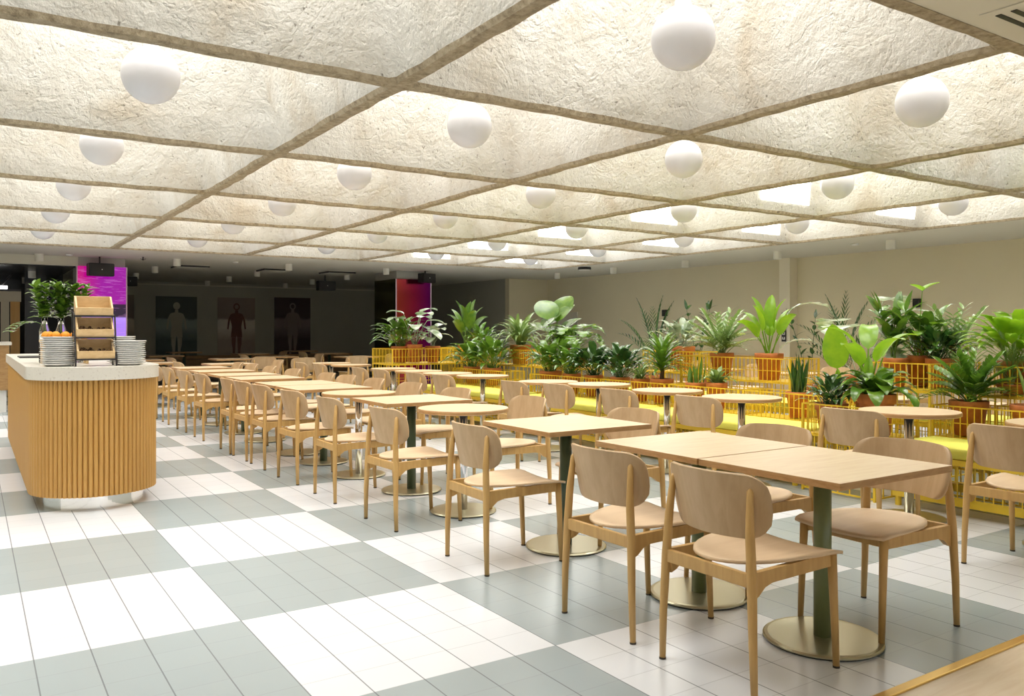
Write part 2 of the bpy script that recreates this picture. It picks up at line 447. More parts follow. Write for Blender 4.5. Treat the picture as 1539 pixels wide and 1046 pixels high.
def chair(x, y, rz, label, group):
    global chair0
    if chair0 is None:
        chair0 = make_chair(label, group); chair0.location = (x, y, 0); chair0.rotation_euler = (0, 0, rz); return chair0
    return dup(chair0, (x, y, 0), rz, label, group)
PI = math.pi
jit = [0, .02, -.03, .03, -.02, .04, -.01, .02, -.03, 0, .03, -.02, .01, .02, -.02]
left = [2.17, 2.81, 3.93, 5.08, 6.10, 7.00, 7.87, 8.50, 9.05, 10.28, 11.25, 12.28, 13.20]
for k, y in enumerate(left):
    chair(2.525, y, jit[k], 'oak chair on the open aisle side of the long table row, %s from the camera' % ORD[k], 'chairs on the aisle side of the table row')
right = [2.19, 2.90, 4.01, 5.22, 6.33, 7.25, 8.11, 8.88, 9.50, 10.73, 11.77, 12.66, 13.47]
for k, y in enumerate(right):
    chair(3.365, y, PI+jit[-k-1], 'oak chair facing the open aisle across the long table row, %s from the camera' % ORD[k], 'chairs on the inner side of the table row')
row2 = [(4.86, 2.24), (5.0, 3.30), (4.94, 4.62), (4.94, 5.56), (4.93, 6.43), (4.82, 7.02), (4.80, 8.50), (4.76, 9.12), (4.75, 10.1), (4.7, 10.7), (4.72, 12.3), (4.66, 12.95)]
for k, (x, y) in enumerate(row2):
    chair(x, y, jit[(k*2+1) % 15], 'oak chair facing the yellow bench over a round table, %s from the camera' % ORD[k], 'chairs facing the yellow bench')

# ------------------------------------------------------------------ tables
def base_parts(t, pole, pole_r, disc_r):
    bm = lathe(BM(), [(0, 0), (disc_r-.008, 0), (disc_r-.004, .007), (0, .007)], 48); obj('base_ring', bm, M['black'], t)
    bm = lathe(BM(), [(0, .007), (disc_r, .007), (disc_r, .012), (disc_r-.006, .017), (disc_r-.02, .019), (0, .019)], 48)
    obj('base_plate', bm, M['disc'], t)
    bm = lathe(BM(), [(0, .019), (pole_r, .019), (pole_r, .700), (0, .700)], 24)
    o = obj('column', bm, pole, t, False)
    for p in o.data.polygons:
        if abs(p.normal.z) < .5: p.use_smooth = True
    bm = BM(); box(bm, -.16, .16, -.03, .03, .700, .714); box(bm, -.03, .03, -.16, .16, .7005, .7135); obj('top_bracket', bm, M['blackm'], t)
def slab(t, bm_top, m_='top'):
    o = obj('tabletop', bm_top, [M[m_], M['edge']], t)
    for p in o.data.polygons: p.material_index = 0 if abs(p.normal.z) > .6 else 1
    return o
def make_sq(label, group, pole):
    t = thing('square_table', label, 'table', group=group)
    bm = BM(); box(bm, -.37, .37, -.345, .345, .714, .742, .003); slab(t, bm)
    base_parts(t, pole, .036, .24)
    return t
def make_rd(label, group):
    t = thing('round_table', label, 'table', group=group)
    bm = lathe(BM(), [(0, .714), (.318, .714), (.325, .718), (.325, .736), (.321, .742), (0, .742)], 64); slab(t, bm, 'top2')
    base_parts(t, M['chrome'], .031, .235)
    return t
G1 = 'square tables of the long row'
sqA = make_sq('square oak table nearest the camera, olive green pedestal, pushed against a second table', G1, M['olive']); sqA.location = (2.98, 2.18, 0)
sqs = [(2.88, 'square oak table joined edge to edge behind the nearest table', 1), (3.96, 'square oak table on a dark green pedestal behind the joined pair', 0),
       (6.03, 'square oak table standing between the two round tables of the long row', 0), (7.80, 'square oak table just behind the farther round table of the long row', 0),
       (8.52, 'square oak table of the long row, second behind its farther round table', 0), (9.72, 'square oak table of the long row, third behind its farther round table', 0),
       (10.62, 'square oak table of the long row, fourth behind its farther round table', 0), (11.75, 'square oak table of the long row, fifth behind its farther round table', 0),
       (12.95, 'square oak table of the long row, last before the dark rear area', 0)]
sqB = None
for y, lab, ol in sqs:
    if ol: dup(sqA, (2.98, y, 0), 0, lab, G1)
    elif sqB is None: sqB = make_sq(lab, G1, M['green']); sqB.location = (2.98, y, 0)
    else: dup(sqB, (2.98 if y < 7 else 2.9, y, 0), 0, lab, G1)
rd = make_rd('nearer round oak table on a chrome post within the long row', 'round tables of the long row'); rd.location = (2.945, 5.13, 0)
dup(rd, (2.90, 6.92, 0), 0, 'farther round oak table on a chrome post within the long row', 'round tables of the long row')
rd2 = [(5.42, 2.28), (5.40, 3.26), (5.37, 4.71), (5.40, 5.62), (5.44, 6.66), (5.27, 7.32), (5.27, 8.70), (5.19, 9.45), (5.15, 10.2), (5.17, 11.05), (5.15, 12.6), (5.16, 13.5)]
for k, (x, y) in enumerate(rd2):
    dup(rd, (x, y, 0), 0, 'round oak table on chrome post before the yellow bench, %s from the camera' % ORD[k], 'round tables along the yellow bench')
# rear dark area
rear_sq = [(3.62, 14.15), (2.6, 15.2), (2.7, 17.0), (4.3, 16.6), (5.5, 17.6), (6.9, 16.6), (5.6, 20.0), (3.6, 19.6), (7.4, 19.5), (7.6, 22.2), (4.6, 22.4)]
for k, (x, y) in enumerate(rear_sq):
    dup(sqB, (x, y, 0), 0, 'square table in the dim rear area, %s counting from the camera backwards' % ORD[k], 'tables in the dim rear area')
rear_ch = [(5.25, 15.35, PI/2), (4.75, 16.2, PI/2), (6.55, 15.9, PI/2), (1.95, 14.7, 0), (1.95, 15.4, 0), (2.0, 16.3, 0), (2.0, 17.0, 0), (3.05, 14.2, 0), (4.25, 14.2, PI), (3.4, 16.6, 0), (5.0, 17.5, 0), (6.2, 17.5, PI), (7.5, 16.6, PI), (6.9, 19.4, 0), (6.2, 20.0, PI), (3.0, 19.5, 0)]
for k, (x, y, rz) in enumerate(rear_ch):
    chair(x, y, rz, 'oak chair in the dim rear area, %s counting from the camera backwards' % ORD[k], 'chairs in the dim rear area')
# far side of the planters
for k, (x, y) in enumerate([(9.1, 4.9), (9.1, 5.9), (9.0, 7.0), (9.0, 8.3), (8.9, 9.8)]):
    dup(rd, (x, y, 0), 0, 'round oak table beyond the plant baskets near the cream wall, %s from the camera' % ORD[k], 'tables beyond the plants')
for k, (x, y) in enumerate([(9.85, 5.0), (9.85, 6.0), (9.8, 7.1), (9.75, 8.4), (9.7, 9.8)]):
    chair(x, y, PI, 'oak chair beyond the plant baskets, back to the cream wall, %s from the camera' % ORD[k], 'chairs beyond the plants')
# wooden wall bench along the right wall and the rear wall
wb = thing('wall_bench', 'long pale wooden bench with a high back along the cream right wall', 'bench', (XR, 8, 0))
bm = BM(); box(bm, -.10, -.01, -6.5, 6.5, .42, .80, .006); obj('backrest', bm, M['top'], wb)
bm = BM(); box(bm, -.55, -.01, -6.5, 6.5, .36, .42, .006); obj('seat', bm, M['top'], wb)
bm = BM(); box(bm, -.50, -.01, -6.5, 6.5, 0, .36); obj('base', bm, M['top'], wb)
wb = thing('wall_bench', 'long brown wooden bench along the dark rear wall under the posters', 'bench', (6.2, YB, 0))
bm = BM(); box(bm, -4.2, 4.2, -.5, -.01, .40, .46, .006); obj('seat', bm, M['wallwood'], wb)
bm = BM(); box(bm, -4.2, 4.2, -.45, -.01, 0, .40); obj('base', bm, M['wallwood'], wb)
bm = BM(); box(bm, -4.2, 4.2, -.08, -.01, .46, .56, .006); obj('backrest', bm, M['wallwood'], wb)

# ------------------------------------------------------------------ yellow benches, cushions and wire planters
def wires(bm, x0, x1, y0, y1, z0, z1, dx=.055, dz=.12, sides='xXyY', r=.0032, bottom=False):
    """square rods: verticals and rings on the named sides of a box"""
    def V(x, y): box(bm, x-r, x+r, y-r, y+r, z0, z1)
    ny = max(1, round((y1-y0)/dx)); nx = max(1, round((x1-x0)/dx)); nz = max(1, round((z1-z0)/dz))
    for k in range(ny+1):
        y = y0+(y1-y0)*k/ny
        if 'x' in sides: V(x0, y)
        if 'X' in sides: V(x1, y)
        if bottom: box(bm, x0, x1, y-r, y+r, z0, z0+2*r)
    for k in range(nx+1):
        x = x0+(x1-x0)*k/nx
        if 'y' in sides: V(x, y0)
        if 'Y' in sides: V(x, y1)
    for k in range(nz+1):
        z = z0+(z1-z0)*k/nz
        q = r*1.5 if k in (0, nz) else r
        if 'x' in sides: box(bm, x0-q, x0+q, y0, y1, z-q, z+q)
        if 'X' in sides: box(bm, x1-q, x1+q, y0, y1, z-q, z+q)
        if 'y' in sides: box(bm, x0, x1, y0-q, y0+q, z-q, z+q)
        if 'Y' in sides: box(bm, x0, x1, y1-q, y1+q, z-q, z+q)
def bench(y0, y1, label, x0=5.70, x1=6.32, loc=None, rz=0):
    xc, yc = (x0+x1)/2, (y0+y1)/2
    hx, hy = (x1-x0)/2, (y1-y0)/2
    t = thing('bench', label, 'bench', loc or (xc, yc, 0), rz, 'yellow steel benches')
    for n, (z0, z1, ins) in {'seat_frame': (.355, .395, 0), 'lower_frame': (.07, .125, .03)}.items():
        bm = BM(); w = .035
        a, c_ = hx-ins, hy-ins
        box(bm, -a, -a+w, -c_, c_, z0, z1); box(bm, a-w, a, -c_, c_, z0, z1)
        box(bm, -a+w, a-w, -c_, -c_+w, z0, z1); box(bm, -a+w, a-w, c_-w, c_, z0, z1)
        if n == 'seat_frame': box(bm, -a+w, a-w, -c_+w, c_-w, z1-.012, z1-.004)
        obj(n, bm, M['yellow'], t)
    bm = BM(); wires(bm, -hx+.03, hx-.03, -hy+.03, hy-.03, .125, .355, .06, .115); obj('wire_panel', bm, M['yellow'], t)
    for sx in (-1, 1):
        for sy in (-1, 1):
            bm = tube(BM(), [(sx*(hx-.06), sy*(hy-.06), 0), (sx*(hx-.06), sy*(hy-.06), .07)], .022, 12); obj('foot', bm, M['yellow'], t)
    return t
def cushion(x, y, lx, ly, label):
    bm = BM(); box(bm, -lx/2, lx/2, -ly/2, ly/2, 0, .075, .022)
    o = obj('seat_cushion', bm, M['cushion'], None, True); o.location = (x, y, .396)
    tag(o, label, 'cushion', 'lemon yellow bench cushions'); return o
segs = [(1.5, 3.62), (4.42, 6.58), (6.66, 8.84), (9.0, 11.35)]
n = 0
for k, (a, b_) in enumerate(segs):
    bench(a, b_, 'low yellow steel bench along the plant baskets, %s from the camera' % ORD[k])
    h = (b_-a)/2
    for q in range(2):
        cushion(6.005, a+h*(q+.5), .60, h-.012, 'flat lemon yellow seat cushion facing the round tables, %s from the camera' % ORD[n]); n += 1
n = 0
for k, (a, b_) in enumerate([(3.9, 6.0), (6.1, 8.2), (8.3, 10.4)]):
    bench(a, b_, 'yellow steel bench beyond the plant baskets facing the cream wall, %s from the camera' % ORD[k], 7.75, 8.37)
    h = (b_-a)/2
    for q in range(2):
        cushion(8.06, a+h*(q+.5), .60, h-.012, 'flat lemon yellow seat cushion beyond the plant baskets, %s from the camera' % ORD[n]); n += 1
def planter(x0, x1, y0, y1, z0, z1, label, group):
    xc, yc = (x0+x1)/2, (y0+y1)/2; hx, hy = (x1-x0)/2, (y1-y0)/2
    t = thing('wire_planter', label, 'planter basket', (xc, yc, 0), 0, group)
    bm = BM(); wires(bm, -hx, hx, -hy, hy, z0, z1, .055, .125, bottom=True); obj('wire_basket', bm, M['yellow'], t)
    bm = BM(); box(bm, -hx+.01, hx-.01, -hy+.01, hy-.01, z0+.008, z0+.016); obj('shelf', bm, M['yellow'], t)
    if z0 > .1:
        bm = BM(); wires(bm, -hx+.004, hx-.004, -hy+.004, hy-.004, .02, z0, .11, .24, r=.004); obj('wire_stand', bm, M['yellow'], t)
    for sx in (-1, 1):
        for sy in (-1, 1):
            bm = BM(); box(bm, sx*hx-.009, sx*hx+.009, sy*hy-.009, sy*hy+.009, 0, z1+.004); obj('post', bm, M['yellow'], t)
    return t
GL, GH = 'low wire plant baskets', 'high wire plant baskets'
lows = [(1.5, 2.72), (2.78, 3.64), (4.42, 5.55), (5.62, 6.58), (6.66, 7.75), (7.82, 9.25), (9.9, 11.4)]
for k, (a, b_) in enumerate(lows):
    planter(6.36, 6.70, a, b_, .45, .705, 'low yellow wire basket of pots behind the bench, %s from the camera' % ORD[k], GL)
planter(5.68, 6.24, 3.70, 4.34, .45, .70, 'yellow wire basket of large leafy pots standing between two bench ends', GL)
highs = [(6.80, 7.55, 2.6, 3.5), (6.80, 7.60, 3.92, 4.50), (6.80, 7.25, 5.35, 6.85), (6.80, 7.30, 8.85, 9.78), (6.80, 7.25, 9.86, 10.95), (6.75, 7.25, 11.3, 12.5)]
for k, (a, b_, c_, d_) in enumerate(highs):
    planter(a, b_, c_, d_, .76, 1.005, 'tall yellow wire basket holding pots above the benches, %s from the camera' % ORD[k], GH)
planter(7.36, 7.74, 7.1, 8.1, .76, 1.03, 'tall yellow wire basket holding the wide pot behind the cycad', GH)
planter(5.42, 6.65, 11.62, 12.35, .76, 1.005, 'tall yellow wire basket closing the far end of the bench run', GH)

# ------------------------------------------------------------------ plants
def leafblade(bm, base, az, el, ln, wd, droop=1.2, fold=.18, prof='lance', n=9, wav=0, twist=0):
    p = Vector(base); e = el
    dirh = Vector((math.cos(az), math.sin(az), 0)); side = Vector((-math.sin(az), math.cos(az), 0))
    rows = []; st = ln/n
    for k in range(n+1):
        t = k/n
        d = dirh*math.cos(e)+Vector((0, 0, 1))*math.sin(e)
        nrm = side.cross(d)*-1
        nrm = d.cross(side)
        s2 = side*math.cos(twist)+nrm*math.sin(twist); n2 = nrm*math.cos(twist)-side*math.sin(twist)
        if prof == 'lance': w = math.sin(math.pi*min(1, t**.8))**.8*(1-.25*t)
        elif prof == 'round': w = math.sin(math.pi*t**.78)**.62 if 0 < t < 1 else 0
        elif prof == 'heart': w = (1.0 if t > .02 else .55)*math.sqrt(max(0, 1-t**1.7))*(.75+.5*min(t*3, .5))
        elif prof == 'sword': w = (.7+.3*min(1, t*3))*(1 if t < .6 else max(0, 1-((t-.6)/.4)**1.6))
        elif prof == 'strap': w = min(1, t*4+.3)*(1 if t < .55 else max(0, 1-((t-.55)/.45)**2))
        elif prof == 'lobed': w = math.sqrt(max(0, 1-t**1.8))*(1.0 if k % 2 else .58)*(1 if t > .02 else .8)
        w = max(w, .012)*wd/2
        wv = wav*math.sin(t*14)*w
        rows.append([p-s2*w-n2*(-fold*w)+n2*wv, p-s2*w*.5+n2*fold*w*.35, p, p+s2*w*.5+n2*fold*w*.35, p+s2*w+n2*fold*w-n2*wv])
        p = p+d*st; e -= droop/n*(.4+1.2*t)
    vv = grid(bm, rows)
    for r_ in vv:
        for v in r_: pass
    return p
def petiole(bm, a, az, el, ln, r=.004, droop=.3, n=4):
    p = Vector(a); pts = [p.copy()]; e = el
    for k in range(n):
        d = Vector((math.cos(az)*math.cos(e), math.sin(az)*math.cos(e), math.sin(e)))
        p = p+d*ln/n; pts.append(p.copy()); e -= droop/n
    tube(bm, pts, [r*(1-.35*k/n) for k in range(n+1)], 5, False)
    return p, e
def plant(name, label, loc, rim_r, pot_h, kind, h, spread, leafmat, seed, n=None, cat='plant', group='potted plants in the yellow baskets', extra=None, floor=False, stemmat=None):
    """loc z is the pot rim"""
    rnd = random.Random(seed)
    z0 = 0 if floor else loc[2]-pot_h
    t = thing(name, label, cat, (loc[0], loc[1], z0), rnd.random()*.3, group)
    r = rim_r
    bm = lathe(BM(), [(0, 0), (r*.70, 0), (r*.90, pot_h*.76), (r, pot_h*.77), (r*1.02, pot_h-.004), (r*1.0, pot_h), (r*.90, pot_h), (r*.88, pot_h*.80), (0, pot_h*.80)], 28)
    o = obj('pot', bm, M['terra'], t, False)
    for p in o.data.polygons:
        if abs(p.normal.z) < .6: p.use_smooth = True
    bm = lathe(BM(), [(r*.87, pot_h*.86), (r*.5, pot_h*.90), (0, pot_h*.91)], 20); obj('soil', bm, M['soil'], t)
    zb = pot_h*.88
    lf = BM(); st = BM()
    def foot(k=.35): 
        a = rnd.random()*2*PI; return (math.cos(a)*r*k*rnd.random(), math.sin(a)*r*k*rnd.random(), zb)
    if kind == 'peace':
        n = int((n or 34)*1.7)
        for k in range(n):
            az = k*2.4+rnd.uniform(-.3, .3); q = (k+.5)/n
            el = R(84-46*q+rnd.uniform(-8, 8)); pl = h*(.62-.18*q)*rnd.uniform(.75, 1.1)
            p, e = petiole(st, foot(.6), az, el, pl, .0035, .35)
            leafblade(lf, p, az, e+.1, h*rnd.uniform(.46, .68), h*rnd.uniform(.19, .27), 1.7, .2, n=7)
    elif kind == 'banana':
        n = n or 8
        for k in range(n):
            az = k*2.4+rnd.uniform(-.4, .4); q = k/n
            el = R(87-30*q); pl = h*(.46-.12*q)
            p, e = petiole(st, foot(.3), az, el, pl, .008, .15)
            leafblade(lf, p, az, min(e+.25, R(88)), h*(.56-.12*q), h*.19, .7+.9*q, .25, 'round', 13, twist=rnd.uniform(-.5, .5))
    elif kind == 'alocasia':
        n = n or 9
        for k in range(n):
            az = k*2.4+rnd.uniform(-.3, .3); q = k/n
            el = R(84-30*q); pl = h*(.85-.38*q)
            p, e = petiole(st, foot(.3), az, el, pl, .006, .3, 6)
            leafblade(lf, p, az+rnd.uniform(-.3, .3), R(25)-q*.6, spread*rnd.uniform(.55, .72), spread*rnd.uniform(.45, .55), 1.1, .16, 'heart', 9)
    elif kind == 'roundleaf':
        n = n or 10
        for k in range(n):
            az = k*2.4+rnd.uniform(-.3, .3); q = k/n
            el = R(86-32*q); pl = h*(.72-.36*q)
            p, e = petiole(st, foot(.3), az, el, pl, .006, .25, 6)
            face = R(215)+rnd.uniform(-1.1, 1.1)
            leafblade(lf, p, face+PI, R(60)-q*.7, spread*(.46-.16*q), spread*(.40-.14*q), .6, .16, 'round', 14)
    elif kind == 'monstera':
        n = n or 12
        for k in range(n):
            az = k*2.4+rnd.uniform(-.3, .3); q = k/n
            el = R(82-40*q); pl = h*(.85-.35*q)
            p, e = petiole(st, foot(.4), az, el, pl, .005, .5, 6)
            leafblade(lf, p, az, R(22)-q*.3, spread*rnd.uniform(.42, .56), spread*rnd.uniform(.36, .48), 1.7, .12, 'lobed', 12)
    elif kind == 'palm':
        n = n or 13
        for k in range(n):
            az = k*2.4+rnd.uniform(-.3, .3); q = k/n
            el = R(86-38*q); e = el; p = Vector(foot(.3)); m_ = 16; ln = h*(1.12-.35*q); pts = [p.copy()]
            for s in range(m_):
                d = Vector((math.cos(az)*math.cos(e), math.sin(az)*math.cos(e), math.sin(e)))
                p = p+d*ln/m_; pts.append(p.copy()); e -= (.3+1.5*q)/m_*(s/m_*2)
                if s > 4:
                    f = (s-4)/(m_-4); ll = spread*.30*math.sin(PI*(.15+.8*f))
                    for sg_ in (-1, 1):
                        leafblade(lf, p, az+sg_*(1.05-.5*f), e*.7+.25, ll, ll*.13, .9, .1, 'lance', 3)
            tube(st, pts, [.006*(1-.8*k2/m_) for k2 in range(m_+1)], 5, False)
    elif kind == 'zz':
        n = n or 14
        for k in range(n):
            az = k*2.4+rnd.uniform(-.3, .3); q = k/n
            el = R(82-42*q); e = el; p = Vector(foot(.4)); m_ = 9; ln = h*(1.0-.2*q); pts = [p.copy()]
            for s in range(m_):
                d = Vector((math.cos(az)*math.cos(e), math.sin(az)*math.cos(e), math.sin(e)))
                p = p+d*ln/m_; pts.append(p.copy()); e -= (.4+1.0*q)/m_
                if s > 1:
                    for sg_ in (-1, 1):
                        leafblade(lf, p, az+sg_*.9, e*.5+.3, spread*.16, spread*.055, .6, .1, 'lance', 4)
            tube(st, pts, [.005*(1-.6*k2/m_) for k2 in range(m_+1)], 5, False)
    elif kind == 'strap':
        n = n or 26
        for k in range(n):
            az = k*2.4+rnd.uniform(-.3, .3); q = k/n
            leafblade(lf, foot(.4), az, R(86-40*q), (h*.55+spread*.5)*rnd.uniform(.8, 1.1), .055 if h > .25 else .03, 1.5+.9*q, .2, 'strap', 9, .12)
    elif kind == 'nest':
        n = n or 16
        for k in range(n):
            az = k*2.4+rnd.uniform(-.3, .3); q = k/n
            leafblade(lf, foot(.4), az, R(76-46*q), spread*rnd.uniform(.85, 1.1)*.75, spread*.24, 2.0+.9*q, .22, 'strap', 10, .16)
    elif kind == 'snake':
        n = n or 13
        for k in range(n):
            az = k*2.4
            leafblade(lf, foot(.75), az, R(88-12*rnd.random()), h*rnd.uniform(.6, 1.05), .034, .15, .35, 'sword', 6, twist=rnd.random()*3)
    elif kind == 'dracaena':
        tube(st, [(0, 0, zb), (.01, 0, zb+h*.25), (.0, .01, zb+h*.5)], [.026, .022, .014], 8)
        n = n or 40
        for k in range(n):
            az = k*2.4+rnd.uniform(-.3, .3); q = k/n
            leafblade(lf, (0, 0, zb+h*(.52-.30*q)), az, R(84-70*q), spread*rnd.uniform(.5, .68), .045, 1.3, .25, 'strap', 7)
    elif kind == 'rubber':
        ns = n or 3
        for s_ in range(ns):
            az0 = s_*2.1+rnd.random(); p = Vector(foot(.4)); e = R(80); pts = [p.copy()]; m_ = 11
            for s in range(m_):
                d = Vector((math.cos(az0)*math.cos(e), math.sin(az0)*math.cos(e), math.sin(e)))
                p = p+d*h*.92/m_; pts.append(p.copy()); e -= .02
                if s > 1:
                    az = s*2.4+s_
                    leafblade(lf, p, az, R(38)+rnd.uniform(-.2, .3), spread*rnd.uniform(.30, .42), spread*.15, .8, .15, 'lance', 6)
            leafblade(lf, p, az0, R(75), spread*.36, spread*.13, .3, .2, 'lance', 6)
            tube(st, pts, [.008*(1-.5*k2/m_) for k2 in range(m_+1)], 6, False)
    if extra: extra(lf, st, zb, rnd)
    obj('foliage', lf, leafmat, t, True)
    if len(st.verts): obj('stems', st, stemmat or leafmat, t, True)
    else: st.free()
    return t
LZ, HZ = .735, 1.045
P = plant
P('potted_peace_lily', 'bushy peace lily low behind the bench, farthest left of the low basket plants', (6.53, 11.10, LZ), .13, .26, 'peace', .52, .6, M['lf'], 11)
P('potted_peace_lily', 'bushy peace lily low behind the bench, right beside the farthest low one', (6.53, 10.50, LZ), .13, .26, 'peace', .52, .6, M['lf'], 12)
P('potted_peace_lily', 'peace lily in a wide terracotta bowl with its orange rim in plain view', (6.53, 9.02, .75), .15, .27, 'peace', .50, .6, M['lf'], 13, 30)
P('potted_peace_lily', 'leafy peace lily just right of the wide terracotta bowl', (6.53, 8.55, LZ), .12, .26, 'peace', .46, .6, M['lf'], 14)
P('potted_peace_lily', 'dark peace lily second to the right of the wide terracotta bowl', (6.53, 8.10, LZ), .12, .26, 'peace', .46, .6, M['lfd'], 15)
P('potted_peace_lily', 'dark glossy peace lily left of the small yellowish fern', (6.53, 7.60, LZ), .12, .26, 'peace', .47, .6, M['lfd'], 16)
P('potted_fern', 'small yellowish strap-leaved fern between a dark peace lily and a cycad', (6.53, 7.24, LZ), .11, .26, 'strap', .22, .30, M['lfp'], 17)
P('potted_cycad', 'cycad-like plant with a dark stubby trunk and arching fronds in an orange pot', (6.53, 6.88, .75), .13, .27, 'dracaena', .48, .66, M['lf'], 18, 70, stemmat=M['bark'])
P('potted_snake_plant', 'short green snake plant beside the cycad', (6.53, 6.36, LZ), .11, .26, 'snake', .30, .2, M['lf'], 19, 12)
P('potted_grass', 'pale grassy tuft in a small orange pot right of the short snake plant', (6.53, 6.06, .75), .11, .27, 'strap', .26, .22, M['lfp'], 20, 24)
P('potted_snake_plant', 'dark upright snake plant in an orange pot behind the yellow wires', (6.53, 5.04, .715), .115, .24, 'snake', .40, .2, M['lfd'], 21, 18)
def bigleaf(lf, st, zb, rnd):
    p, e = petiole(st, (0, 0, zb), R(200), R(86), .30, .006, .05)
    leafblade(lf, p, R(150), R(86), .38, .21, .2, .12, 'round', 16, twist=.9)
P('potted_rubber_plant', 'dark-leaved plant in a wide pot at the bench gap', (5.87, 4.21, .70), .13, .23, 'peace', .28, .4, M['lfd'], 22, 30)
bp = P('potted_banana_plant', 'small plant raising one large upright bright green leaf above the bench gap', (6.1, 4.32, .70), .07, .23, 'banana', .30, .3, M['lfb'], 23, 3, extra=bigleaf)
def tallb(lf, st, zb, rnd):
    for az, el, pl, ll in ((R(120), 84, .42, .40), (R(20), 82, .46, .38), (R(250), 80, .36, .36), (R(310), 76, .40, .36), (R(170), 74, .34, .34)):
        p, e = petiole(st, (0, 0, zb), az, R(el), pl, .010, .12)
        leafblade(lf, p, az, R(66), ll, .15, 1.7, .2, 'round', 14)
P('potted_bird_of_paradise', 'big plant with tall bright yellow-green paddle leaves in the bench gap', (6.02, 3.98, .72), .09, .25, 'banana', .40, .3, M['lfb'], 24, 4, extra=tallb)
P('potted_nest_fern', 'nest fern with broad drooping glossy leaves over an orange pot in the bench gap', (5.92, 3.84, .80), .14, .32, 'nest', .3, .52, M['lf'], 25, 24)
P('potted_zz_plant', 'zz plant with feathery arching leaf stems in the basket right of the bench gap', (6.53, 3.45, .745), .14, .27, 'zz', .40, .80, M['lf'], 26, 28)
P('potted_snake_plant', 'few tall snake plant blades in a broad orange bowl at the right edge', (6.53, 2.98, .745), .15, .27, 'snake', .42, .2, M['lfp'], 27, 6)
P('potted_fern', 'pale green fern behind the zz plant at the right edge', (6.95, 3.33, HZ-.18), .12, .08, 'palm', .32, .36, M['lfp'], 28, 12)
P('potted_peace_lily', 'bushy plant with mixed leaves at the far left end of the tall baskets', (5.74, 12.02, HZ), .14, .26, 'peace', .52, .7, M['lf'], 31, 40)
P('potted_alocasia', 'alocasia with silvery arrow leaves on long stems in a small orange bowl', (5.86, 11.74, HZ+.03), .12, .28, 'alocasia', .66, .52, M['lfw'], 32, 11)
P('potted_alocasia', 'shorter alocasia with silvery leaves just right of the orange bowl', (6.2, 11.78, HZ), .12, .26, 'alocasia', .42, .36, M['lfw'], 33, 8)
P('potted_banana_plant', 'tall narrow-leaved banana plant before the dark rear wall', (6.98, 12.05, HZ), .14, .26, 'banana', .82, .6, M['lf'], 34, 13)
P('potted_peace_lily', 'leafy plant between the tall banana plant and the dracaena', (6.98, 11.55, HZ), .13, .26, 'peace', .40, .6, M['lf'], 35, 28)
P('potted_dracaena', 'bushy dracaena with striped arching leaves in an orange pot', (7.0, 10.45, HZ+.03), .16, .29, 'strap', .50, .72, M['lfp'], 36, 64)
P('potted_round_leaf_plant', 'plant with two very large round glossy leaves on long stems', (7.02, 9.62, HZ), .13, .26, 'roundleaf', .66, .95, M['lf'], 72, 9)
P('potted_monstera', 'monstera with bright cut leaves right of the large round leaves', (7.02, 9.12, HZ), .13, .26, 'monstera', .42, .62, M['lf'], 38, 20)
P('potted_zz_plant', 'feathery zz plant with silvery stems in the left pot of the middle tall basket', (7.0, 6.42, HZ), .13, .27, 'zz', .50, .80, M['lfp'], 39, 26)
P('potted_banana_plant', 'young banana plant with broad upright leaves, right pot of the middle tall basket', (7.0, 5.77, HZ+.01), .145, .28, 'banana', .66, .5, M['lfb'], 40, 10)
P('potted_dieffenbachia', 'dieffenbachia with whitish leaves in a wide orange pot behind the cycad', (7.55, 7.60, HZ+.05), .17, .30, 'peace', .40, .6, M['lfw'], 41, 30)
P('potted_rubber_plant', 'rubber plant with slim dark stems at the left of the right-hand tall basket', (7.0, 4.36, HZ), .11, .26, 'rubber', .50, .60, M['lf'], 42, 5)
def tallstem(lf, st, zb, rnd):
    p, e = petiole(st, (0, 0, zb), R(300), R(88), .62, .005, .05)
    leafblade(lf, p, R(-40), R(35), .17, .17, .5, .25, 'heart', 8); leafblade(lf, p, R(140), R(35), .13, .15, .5, .25, 'heart', 8)
P('potted_anthurium', 'plant with one bright heart-shaped leaf high on a thin stem', (7.22, 4.27, HZ+.02), .105, .27, 'alocasia', .46, .26, M['lfb'], 43, 7, extra=tallstem)
P('potted_philodendron', 'dark glossy philodendron beside the tall-stemmed heart leaf', (7.15, 4.05, HZ), .10, .26, 'peace', .34, .4, M['lfd'], 44, 26)
P('potted_dieffenbachia', 'light green dieffenbachia at the right with upright leaves', (7.1, 3.38, HZ), .13, .26, 'peace', .50, .7, M['lfb'], 45, 30)
P('potted_dracaena', 'light green dracaena with strap leaves at the far right', (7.35, 3.30, HZ), .12, .26, 'strap', .46, .7, M['lfb'], 46, 44)
P('potted_banana_plant', 'leafy plant cut by the right picture edge behind the snake blades', (7.0, 2.95, HZ), .12, .26, 'banana', .34, .4, M['lf'], 47, 7)
P('potted_monstera', 'tall monstera whose pale glossy leaves spread over the bench gap plants', (7.4, 4.98, .85), .14, .28, 'monstera', .98, .86, M['lfw'], 48, 8, floor=False, group='plants standing behind the baskets')
def floorplant(name, label, x, y, kind, h, spread, m_, seed, n):
    P(name, label, (x, y, .40), .20, .40, kind, h, spread, m_, seed, n, floor=True, group='plants standing by the cream wall')
floorplant('potted_palm', 'dark palm standing against the cream wall left of the dark rubber plant', 11.5, 12.35, 'palm', 1.45, .85, M['lfd'], 51, 15)
floorplant('potted_rubber_plant', 'dark rubber plant with few stems before the cream wall', 11.5, 11.2, 'rubber', 1.5, .60, M['lfd'], 52, 3)
floorplant('potted_palm', 'fine-leaved palm rising behind the bright upright leaf', 11.9, 8.28, 'palm', 1.40, .8, M['lfd'], 53, 13)
